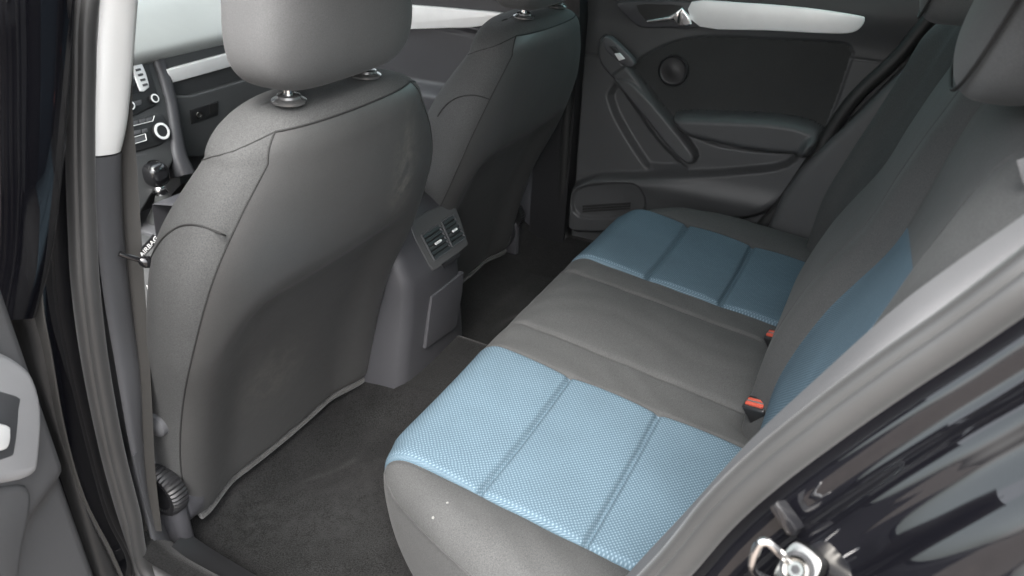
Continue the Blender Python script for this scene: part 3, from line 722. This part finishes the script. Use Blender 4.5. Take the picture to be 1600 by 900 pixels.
    # headrest with posts and collars
    h = pillow('headrest', (x0 + pc - .004, .155 + dy, .592), .143, .058, .122, MT['knit'], t, 3.8, -.10, taper=-.13, skew=-side * -.06)
    for s in (-1, 1):
        px, py = x0 + pc + s * .08, .165 + dy
        tube('post', [(px, py, .458), (px, py - .004, .53)], .0062, MT['chrome'], h, 14)
        cl = lathe('post_collar', (px, py, .456), (0, -.05, 1), [(0, .022), (.003, .022), (.0045, .0195), (.006, .016), (.009, .015), (.010, .013), (.010, .007)], MT['collar'], t, 28)
    return t
fs1 = front_seat(-.348, 0, -1, 'near grey front seat just behind the door pillar, seen from behind', -.018)
def lay(o, pix, off=.0006):
    P = []
    for (pu, pv) in pix:
        hit, loc, nn, ix = o.ray_cast(Vector(CP), Vector(ray(pu, pv)))
        if hit: P.append(np.array(loc) + np.array(nn) * off)
    return P
fs2 = front_seat(.352, .025, 1, 'far grey front seat beside the far doors, partly behind the vent console')

def child(o, n): return [c for c in o.children if c.name.split('.')[0] == n][0]
for st, pix in ((fs1, [(364, 373), (352, 368), (334, 360), (314, 353), (296, 351), (280, 354), (264, 364), (252, 376), (243, 390), (236, 405)]), (fs2, [(764, 155), (748, 150), (732, 149), (716, 152), (702, 160), (692, 170), (684, 182)])):
    br_ = child(st, 'backrest'); pp = lay(br_, pix)
    if len(pp) > 3: tube('seam', smooth_path(pp, 5), .0013, MT['seam'], br_, 6)

# airbag tag and small white tag on the near front seat
ta = [aty(u, v, .30) for u, v in [(222, 388), (241, 366), (241, 384), (224, 402)]]
tg = slab('airbag_tag', ta, (0, .002, 0), MT['black'], fs1, 0)
def text(s, p, xdir, ydir, size, mat, parent, name='lettering'):
    c = bpy.data.curves.new(name, 'FONT'); c.body = s; c.size = size; c.align_x = 'CENTER'; c.align_y = 'CENTER'; c.extrude = .0002; c.materials.append(mat)
    o = bpy.data.objects.new(name, c); COL.objects.link(o); X = Vector(xdir).normalized(); Y = Vector(ydir); Y = (Y - X * Y.dot(X)).normalized(); Z = X.cross(Y)
    m = Matrix((X, Y, Z)).transposed().to_4x4(); m.translation = Vector(p)
    me = bpy.data.meshes.new_from_object(o); bpy.data.objects.remove(o)
    o = bpy.data.objects.new(name, me); COL.objects.link(o); me.transform(m); o.parent = parent; o.matrix_parent_inverse = wm(parent).inverted(); return o
ta = [np.array(p) for p in ta]
text('AIRBAG', (ta[0] + ta[1] + ta[2] + ta[3]) / 4 + np.array([0, -.001, 0]), ta[1] - ta[0], ta[1] - ta[2], .0095, MT['white'], tg)
slab('side_label', [aty(u, v, .30) for u, v in [(230, 446), (232, 447), (238, 456), (233, 455)]], (0, .002, 0), MT['white'], fs1, 0)

# seat belt on the near pillar
sb = empty('seat_belt', (-.63, .33, -.3), 'dark seat belt webbing running down the near door pillar', 'seat belt')
rgt = [aty(u, v, y) for u, v, y in [(216, -40, .318), (211, 60, .318), (207, 165, .318), (214, 260, .315), (223, 400, .315), (231, 520, .318), (238, 640, .322), (243, 740, .325), (253, 830, .332)]]
lft = [aty(u, v, y) for u, v, y in [(186, -40, .335), (183, 60, .337), (182, 165, .338), (182, 260, .338), (188, 400, .338), (200, 520, .341), (212, 640, .345), (218, 740, .348), (226, 830, .352)]]
ruled('webbing', lft, rgt, MT['belt'], (0, .0015, 0), sb, .0008)
gd = [aty(186, 396, .305), aty(200, 401, .30), aty(222, 407, .295)]
tube('belt_guide', gd, .0035, MT['gloss'], sb, 10)
lathe('guide_knob', aty(222, 407, .295), gd[2] - gd[0], [(-.004, .004), (0, .007), (.006, .0085), (.011, .007), (.013, .002)], MT['gloss'], sb, 18)

# ------------------------------------------------------------------ centre console
con = empty('center_console', (.01, .3, -.25), 'grey centre console with twin rear air vents', 'console')
def console():
    prof = [(.256, -.28), (.252, -.18), (.249, -.08), (.2485, -.02), (.255, .008), (.270, .05), (.284, .088), (.302, .114), (.335, .128), (.62, .11), (.95, .02), (.95, -.28)]
    P = smooth_path([(y, z, 0) for y, z in prof[:9]], 5); P = [(p[0], p[1]) for p in P] + prof[9:]
    secs = [(-.098, .10), (-.094, .02), (-.080, .004), (-.066, 0), (0.01, -.002), (.093, 0), (.102, .004), (.110, .02), (.114, .10)]
    V = []; F = []; m = len(P); c = np.array([.6, -.1])
    for x, ins in secs:
        for (y, z) in P:
            k = ins if ins < .05 else ins
            flare = (-.03 if x < 0 else .03) * float(1 - sstep(np.array(z), -.28, .0)) * (1 if abs(x - .01) > .06 else 0)
            yy = min(y + ins, .95) if y < .5 else y; zz = z - ins * .35 if z > .04 else z
            V.append((x + flare, yy, zz))
    for i in range(len(secs) - 1):
        for k in range(m - 1): F.append((i * m + k, i * m + k + 1, (i + 1) * m + k + 1, (i + 1) * m + k))
    o = mesh('console_body', V, F, MT['plastic2'], con, 50); fix(o)
console()
# vent bezel: a plane fitted through the slanted upper face
VN = np.array([0, -.936, .352]); VO = VN @ np.array([0, .270, .05]) + .0030
def vt(u, v, h=0): return at(u, v, VN, VO + h)
bz = slab('vent_bezel', smooth_path([vt(u, v) for u, v in [(643, 358), (655, 338), (697, 318), (708, 320), (717, 335), (730, 376), (728, 386), (684, 420), (674, 418), (666, 405)]], 3, True), -VN * .012, MT['bezel'], con, .0045, 4)
for quad in ([(658, 368), (684, 351), (704, 389), (678, 407)], [(689, 347), (707, 335), (726, 372), (706, 386)]):
    q = [vt(u, v, .0008) for u, v in quad]; vv = slab('air_vent', q, -VN * .002, MT['darkrubber'], con, 0)
    a, b, c, d = [np.array(p) for p in q]
    for k in range(6):
        t = (k + .5) / 6; p0 = a + (d - a) * t; p1 = b + (c - b) * t; w_ = (d - a) * .045
        slab('vent_slat', [p0 - w_ + VN * .0015, p1 - w_ + VN * .0015, p1 + w_ + VN * .004, p0 + w_ + VN * .004], -VN * .0012, MT['black'], vv, 0)
    pm = a * .5 + b * .5 + ((d - a) * .5 + (c - b) * .5) * .5 + VN * .006; dr = (b - a) * .16
    tube('vent_tab', [pm - dr, pm + dr], .0028, MT['silver'], vv, 8)
    for (p, q2) in ((a, b), (b, c), (c, d), (d, a)): tube('vent_rim', [p + VN * .001, q2 + VN * .001], .0022, MT['slate'], vv, 8)
slab('heater_switch', [vt(u, v, .004) for u, v in [(692, 412), (718, 395), (721, 400), (696, 418)]], -VN * .004, MT['black'], con, .001)
CY = .2425
slab('storage_flap', [aty(u, v, CY) for u, v in [(675, 464), (725, 425), (723, 455), (714, 511), (666, 545), (670, 505)]], (0, .012, 0), MT['plastic2'], con, .0025)
rbox('armrest', (-.065, .325, .125), (.085, .68, .165), MT['fabric'], con, .018, 5)

# gear lever
gl = empty('gear_lever', (-.02, 1.0, -.06), 'chrome topped gear lever standing on the centre console', 'gear lever')
kc = atx(244, 272, -.015)
kn = pillow('gear_knob', tuple(kc), .027, .027, .030, MT['gloss'], gl, 2.8)
lathe('knob_cap', kc + np.array([0, 0, .024]), (-.15, -.25, 1), [(0, .017), (.003, .016), (.005, .011), (.006, .001)], MT['steel'], gl, 24)
lathe('collar', kc + np.array([.003, .0, -.052]), (-.03, .0, 1), [(0, .014), (.004, .0155), (.018, .0145), (.022, .012)], MT['chrome'], gl, 20)
lathe('gaiter', kc + np.array([.008, -.0, -.125]), (-.05, .0, 1), [(0, .055), (.02, .045), (.045, .026), (.075, .014)], MT['doorcloth'], gl, 20)
slab('gate_plate', [kc + np.array([x, y, -.118]) for x, y in [(-.075, -.09), (.075, -.09), (.075, .09), (-.075, .09)]], (0, 0, -.01), MT['slate'], gl, .003)
rbox('tunnel_top', (-.13, .55, -.14), (.15, 1.10, -.075), MT['plastic'], con, .015)

# ------------------------------------------------------------------ dashboard
da = empty('dashboard', (0, 1.2, .0), 'dark dashboard with top pad coloured pale for windscreen glare, silver strip and glovebox', 'dashboard')
def extr(name, prof, x0, x1, mat, parent, bev=True, smooth=40):
    P = smooth_path([(y, z, 0) for y, z in prof], 5) if bev else [(y, z, 0) for y, z in prof]
    V = [(x, p[0], p[1]) for x in np.linspace(x0, x1, 9) for p in P]; m = len(P); F = []
    for i in range(8):
        for k in range(m): l = (k + 1) % m; F.append((i * m + k, i * m + l, (i + 1) * m + l, (i + 1) * m + k))
    F += [tuple(range(m)), tuple(8 * m + k for k in range(m))[::-1]]
    o = mesh(name, V, F, mat, parent, smooth); fix(o); return o
extr('top_pad', [(1.125, .285), (1.115, .300), (1.122, .322), (1.16, .36), (1.22, .40), (1.32, .428), (1.5, .425), (1.6, .41), (1.6, .29), (1.14, .275)], -.70, .70, MT['dashpad'], da)
extr('dash_fascia', [(1.135, .29), (1.125, .262), (1.128, .22), (1.126, .19), (1.14, -.05), (1.2, -.10), (1.4, -.1), (1.4, .29)], .14, .70, MT['plastic'], da, False)
slab('trim_strip', [aty(u, v, 1.115) for u, v in [(262, 109), (420, 66), (560, 30), (560, 52), (420, 88), (265, 131)]], (0, .014, 0), MT['silver'], da, .003)
gbx = slab('glovebox_lid', smooth_path([aty(u, v, 1.108) for u, v in [(268, 152), (300, 150), (395, 122), (520, 88), (540, 200), (400, 232), (283, 246), (276, 200)]], 2, True), (0, .02, 0), MT['plastic'], da, .004)
slab('latch_panel', [aty(u, v, 1.104) for u, v in [(298, 172), (341, 158), (341, 180), (300, 194)]], (0, .006, 0), MT['black'], gbx, .001)
lathe('lock', aty(311, 180, 1.103), (0, -1, 0), [(0, .010), (.003, .009), (.003, .004), (.002, .003)], MT['steel'], gbx, 16)
slab('latch_slot', [aty(u, v, 1.102) for u, v in [(327, 164), (340, 160), (340, 174), (328, 178)]], (0, .004, 0), MT['darkrubber'], gbx, 0)
# centre stack
CSN = np.array([0, -.93, .37]); CSO = CSN @ np.array([0, 1.09, .15])
def cs(u, v, h=0): return at(u, v, CSN, CSO + h)
slab('center_stack', smooth_path([cs(u, v) for u, v in [(120, 66), (206, 62), (238, 76), (258, 120), (268, 160), (275, 200), (272, 250), (240, 300), (205, 345), (120, 360)]], 3, True), -CSN * .08, MT['plastic'], da, .006)
# raised side cheek of the stack down to the tunnel
ck = [cs(u, v, .004) for u, v in [(232, 66), (247, 88), (263, 125), (271, 160), (278, 200), (288, 245), (301, 268)]]
ruled('stack_cheek', [cs(u, v, .004) for u, v in [(226, 66), (242, 100), (252, 130), (262, 170), (267, 210), (270, 240), (282, 275)]], [cs(u, v, .0) for u, v in [(252, 66), (262, 100), (270, 130), (277, 160), (284, 200), (292, 240), (306, 270)]], MT['plastic2'], -CSN * .05, da, .010)
slab('radio_frame', smooth_path([cs(u, v, .004) for u, v in [(150, 75), (206, 72), (224, 82), (245, 140), (247, 160), (232, 170), (150, 196)]], 3, True), -CSN * .008, MT['black'], da, .003)
slab('display', [cs(u, v, .0065) for u, v in [(150, 100), (205, 108), (219, 143), (150, 160)]], -CSN * .003, MT['screen'], da, .001)
slab('button_bar', smooth_path([cs(u, v, .009) for u, v in [(208, 103), (222, 99), (233, 131), (231, 138), (219, 142)]], 2, True), -CSN * .006, MT['silver'], da, .002)
for k in range(4):
    c = cs(216 + k * 3.6, 109 + k * 7.8, .0105)
    rbox('preset_button', (-.007, -.0015, -.0028), (.007, .0015, .0028), MT['slate'], da, .0008, 1, Matrix.Translation(Vector(c)) @ Matrix.Rotation(R(-22), 4, 'X'))
def knob(u, v, r, h=.004):
    c = cs(u, v, h); k = lathe('knob', c, CSN, [(0, r), (.008, r * .97), (.010, r * .85), (.010, r * .7), (.0085, r * .65), (.0085, .001)], MT['black'], da, 28)
    lathe('knob_ring', c + CSN * .0085, CSN, [(0, r * .98), (.0015, r * .97), (.002, r * .86), (.0018, r * .70), (.0005, r * .68), (0, r * .98)], MT['silver'], k, 28, caps=False)
knob(239, 155, .011); knob(201, 166, .011)
slab('radio_key', [cs(u, v, .006) for u, v in [(206, 160), (221, 155), (222, 163), (207, 168)]], -CSN * .004, MT['slate'], da, .001)
slab('climate_frame', smooth_path([cs(u, v, .004) for u, v in [(150, 200), (206, 190), (240, 178), (258, 182), (266, 205), (258, 222), (232, 232), (150, 250)]], 3, True), -CSN * .008, MT['black'], da, .003)
knob(250, 206, .021, .005)
for (a, b, c_, d) in [((206, 190), (216, 188), (217, 194), (207, 197)), ((218, 187), (227, 185), (228, 191), (219, 193)), ((229, 185), (237, 183), (239, 188), (230, 190)), ((222, 202), (230, 200), (231, 206), (223, 208)), ((208, 205), (220, 202), (221, 208), (209, 211))]:
    slab('climate_key', [cs(*p, .0065) for p in (a, b, c_, d)], -CSN * .003, MT['slate'], da, .0008)
slab('climate_bar', [cs(*p, .0065) for p in [(204, 217), (227, 210), (229, 218), (205, 226)]], -CSN * .003, MT['slate'], da, .0008)
for (p, q2) in (((203, 198), (239, 189)), ((239, 189), (241, 181)), ((203, 227), (229, 219)), ((229, 219), (227, 209)), ((227, 209), (204, 216))): tube('key_edge', [cs(*p, .007), cs(*q2, .007)], .0009, MT['silver'], da, 6)
slab('warning_legend', [cs(*p, .0008) for p in [(208, 243), (228, 239), (228.4, 241), (208.4, 245)]], -CSN * .001, MT['slate'], da, 0)

# ------------------------------------------------------------------ far rear door (heightfield of the moulded lining)
fd = empty('far_rear_door', (.72, -.15, -.3), 'dark far rear door with silver strip, armrest and round speaker', 'car door')
def yz(pts, n=4): 
    P = smooth_path([atx(u, v, .70) for u, v in pts], n, True) if n > 1 else [atx(u, v, .70) for u, v in pts]
    return [(p[1], p[2]) for p in P]
def far_door():
    ys = np.linspace(-.60, .235, 330); zs = np.linspace(-.30, .60, 330); Y, Z = np.meshgrid(ys, zs)
    H = np.zeros(Y.shape)
    H += .022 * sstep(Z, .385, .47) - .05 * sstep(Z, .50, .60)                   # waist rail
    insp = yz([(962, 118), (1000, 92), (1050, 68), (1105, 59), (1200, 62), (1310, 68), (1329, 80), (1328, 96), (1300, 175), (1270, 230), (1180, 235), (1090, 215), (1030, 160), (990, 122)], 4)
    di = sdf(insp, Y, Z); H -= .006 * sstep(-di, -.001, .006); H -= .006 * np.exp(-(di / .0035) ** 2)
    arm = yz([(1058, 176), (1130, 174), (1230, 180), (1282, 196), (1284, 214), (1262, 238), (1180, 232), (1110, 218), (1070, 205)], 4)
    da_ = sdf(arm, Y, Z); H += .055 * np.sqrt(np.clip(-da_ / .022, 0, 1) * (2 - np.clip(-da_ / .022, 0, 1)))
    barp = yz([(938, 72), (944, 56), (956, 60), (992, 106), (1034, 162), (1068, 204), (1092, 238), (1080, 254), (1052, 232), (1006, 176), (960, 120), (942, 96)], 4)
    db = sdf(barp, Y, Z); H += .032 * np.sqrt(np.clip(-db / .012, 0, 1) * (2 - np.clip(-db / .012, 0, 1))) * 1.0
    pk = yz([(950, 140), (965, 125), (990, 158), (1030, 215), (1076, 262), (1070, 268), (1020, 268), (1000, 255), (960, 190), (947, 155)], 4)
    dk = sdf(pk, Y, Z); H -= .020 * sstep(-dk, 0, .02)
    low = yz([(1010, 268), (1080, 266), (1150, 262), (1230, 250), (1265, 210), (1290, 215), (1260, 270), (1200, 330), (1100, 345), (900, 360), (890, 300), (930, 272)], 4)
    dl = sdf(low, Y, Z); H += .028 * sstep(-dl, -.004, .014)
    H += .012 * np.exp(-((Z - .0) / .03) ** 2) * sstep(-dl, 0, .03)
    sp = yz([(905, 290), (985, 278), (1010, 292), (1006, 330), (910, 335)], 4); ds = sdf(sp, Y, Z); H -= .010 * sstep(-ds, 0, .008)
    H -= .02 * (1 - sstep(.235 - Y, 0, .012))
    for (p0, p1) in (((1100, 58), (1095, 58)), ((1330, 92), (1378, 98)), ((912, 84), (938, 88))):
        a = np.array(yz([p0, p1], 1)); e = a[1] - a[0]; t = np.clip(((Y - a[0, 0]) * e[0] + (Z - a[0, 1]) * e[1]) / (e @ e), 0, 1); dd = np.hypot(Y - a[0, 0] - e[0] * t, Z - a[0, 1] - e[1] * t); H -= .004 * np.exp(-(dd / .0025) ** 2)
    n = len(ys); V = np.stack([.70 - H, Y, Z], -1).reshape(-1, 3); main = []; ins = []
    for i in range(len(zs) - 1):
        for j in range(n - 1):
            f = (i * n + j, (i + 1) * n + j, (i + 1) * n + j + 1, i * n + j + 1)
            if di[i, j] < -.002 and db[i, j] > 0 and da_[i, j] > 0: ins.append(f)
            else: main.append(f)
    v, f, _ = sub(V, main); mesh('door_lining', v, f, MT['plastic'], fd, 180)
    v, f, _ = sub(V, ins); mesh('cloth_panel', v, f, MT['doorcloth'], fd, 180)
far_door()
rbox('door_shell', (.735, -.62, -.36), (.79, .24, .5), MT['paint'], fd, .01)
slab('trim_strip', smooth_path([atx(u, v, .676) for u, v in [(1080, 3), (1160, 4), (1260, 12), (1340, 24), (1351, 30), (1346, 42), (1332, 51), (1300, 53), (1200, 48), (1093, 42)]], 3, True), (.02, 0, 0), MT['silver'], fd, .003, 3)
slab('handle_surround', smooth_path([atx(u, v, .678) for u, v in [(962, 4), (1010, 1), (1079, 3), (1091, 42), (1040, 43), (1000, 43), (978, 24)]], 2, True), (.02, 0, 0), MT['plastic2'], fd, .004)
slab('handle_recess', smooth_path([atx(u, v, .677) for u, v in [(994, 8), (1030, 7), (1066, 9), (1060, 20), (1015, 36), (1008, 30)]], 2, True), (.002, 0, 0), MT['darkrubber'], fd, 0)
slab('door_handle', smooth_path([atx(u, v, .664) for u, v in [(1011, 32), (1045, 26), (1062, 14), (1068, 15), (1080, 38), (1060, 41), (1050, 33), (1013, 36)]], 2, True), (.014, 0, 0), MT['chrome'], fd, .003)
c = atx(1052, 110, .700)
sk = lathe('speaker', c, (-1, 0, 0), [(0, .038), (.004, .038), (.006, .035), (.003, .033), (.002, .030), (.006, .012), (.007, .001)], MT['black'], fd, 36)
sw = slab('switch_pod', smooth_path([atx(u, v, .652) for u, v in [(941, 62), (949, 57), (962, 66), (990, 95), (984, 105), (966, 97), (948, 80)]], 3, True), (.02, 0, 0), MT['slate'], fd, .004)
slab('window_switch', [atx(u, v, .648) for u, v in [(952, 72), (961, 73), (975, 92), (966, 93)]], (.004, 0, 0), MT['black'], sw, .001)
slab('switch_key', [atx(u, v, .645) for u, v in [(960, 84), (968, 83), (976, 92), (967, 95)]], (.004, 0, 0), MT['silver'], sw, .001)
for k in range(3):
    slab('speaker_slot', [atx(u, v + k * 4, .676) for u, v in [(910, 322), (985, 317), (985, 319), (910, 324)]], (.003, 0, 0), MT['darkrubber'], fd, 0)
pane('door_glass', [(.715, .21, .5), (.715, -.56, .5), (.60, -.48, .80), (.575, .22, .82)], MT['tint'], fd)

# ------------------------------------------------------------------ far front door
ff = empty('far_front_door', (.74, .8, -.3), 'far front door with pale silver strip behind the front seats', 'car door')
def ffd():
    ys = np.linspace(.29, 1.25, 120); zs = np.linspace(-.28, .56, 160); Y, Z = np.meshgrid(ys, zs)
    L = .335 + (Y - .484) * .08                     # line of the strip's lower edge
    H = .02 * sstep(Z, L + .07, L + .12) - .05 * sstep(Z, L + .14, L + .2)
    H += .012 * np.exp(-((Z - L + .012) / .007) ** 2) - .008 * np.exp(-((Z - L + .03) / .004) ** 2)
    H += .05 * sstep(-Z, -.165, -.13)
    n = len(ys); V = np.stack([.72 - H, Y, Z], -1).reshape(-1, 3)
    F = [(i * n + j, (i + 1) * n + j, (i + 1) * n + j + 1, i * n + j + 1) for i in range(len(zs) - 1) for j in range(n - 1)]
    mesh('door_lining', V, F, MT['plastic2'], ff, 180)
ffd()
slab('trim_strip', smooth_path([atx(u, v, .705) for u, v in [(590, 8), (660, 10), (735, 16), (778, 20), (785, 24), (772, 33), (745, 42), (700, 44), (590, 43)]], 3, True), (.016, 0, 0), MT['silver'], ff, .004)
rbox('door_shell', (.745, .26, -.36), (.80, 1.3, .5), MT['paint'], ff, .01)
pane('door_glass', [(.725, 1.3, .46), (.725, .30, .5), (.585, .30, .82), (.585, .80, .80)], MT['glass'], ff)

# far belt strap and lower stub beside the far seat
fb = empty('far_seat_belt', (.60, -.40, .0), 'far seat belt strap beside the bench with pale tongue end', 'seat belt')
ruled('webbing', [aty(u, v, -.40) for u, v in [(1262, 372), (1282, 340), (1300, 300)]], [aty(u, v, -.40) for u, v in [(1272, 388), (1296, 350), (1312, 306)]], MT['black'], (0, -.002, 0), fb, .001)
slab('belt_end', [aty(u, v, -.395) for u, v in [(1268, 352), (1283, 338), (1284, 366), (1270, 372)]], (0, -.002, 0), MT['trimgrey'], fb, 0)
# small tag on the side bolster
tgx = slab('seat_tag', [atx(u, v, -.56) for u, v in [(1586, 250), (1625, 236), (1625, 300), (1597, 288)]], (.002, -.006, 0), MT['trimgrey'], bench, .001)
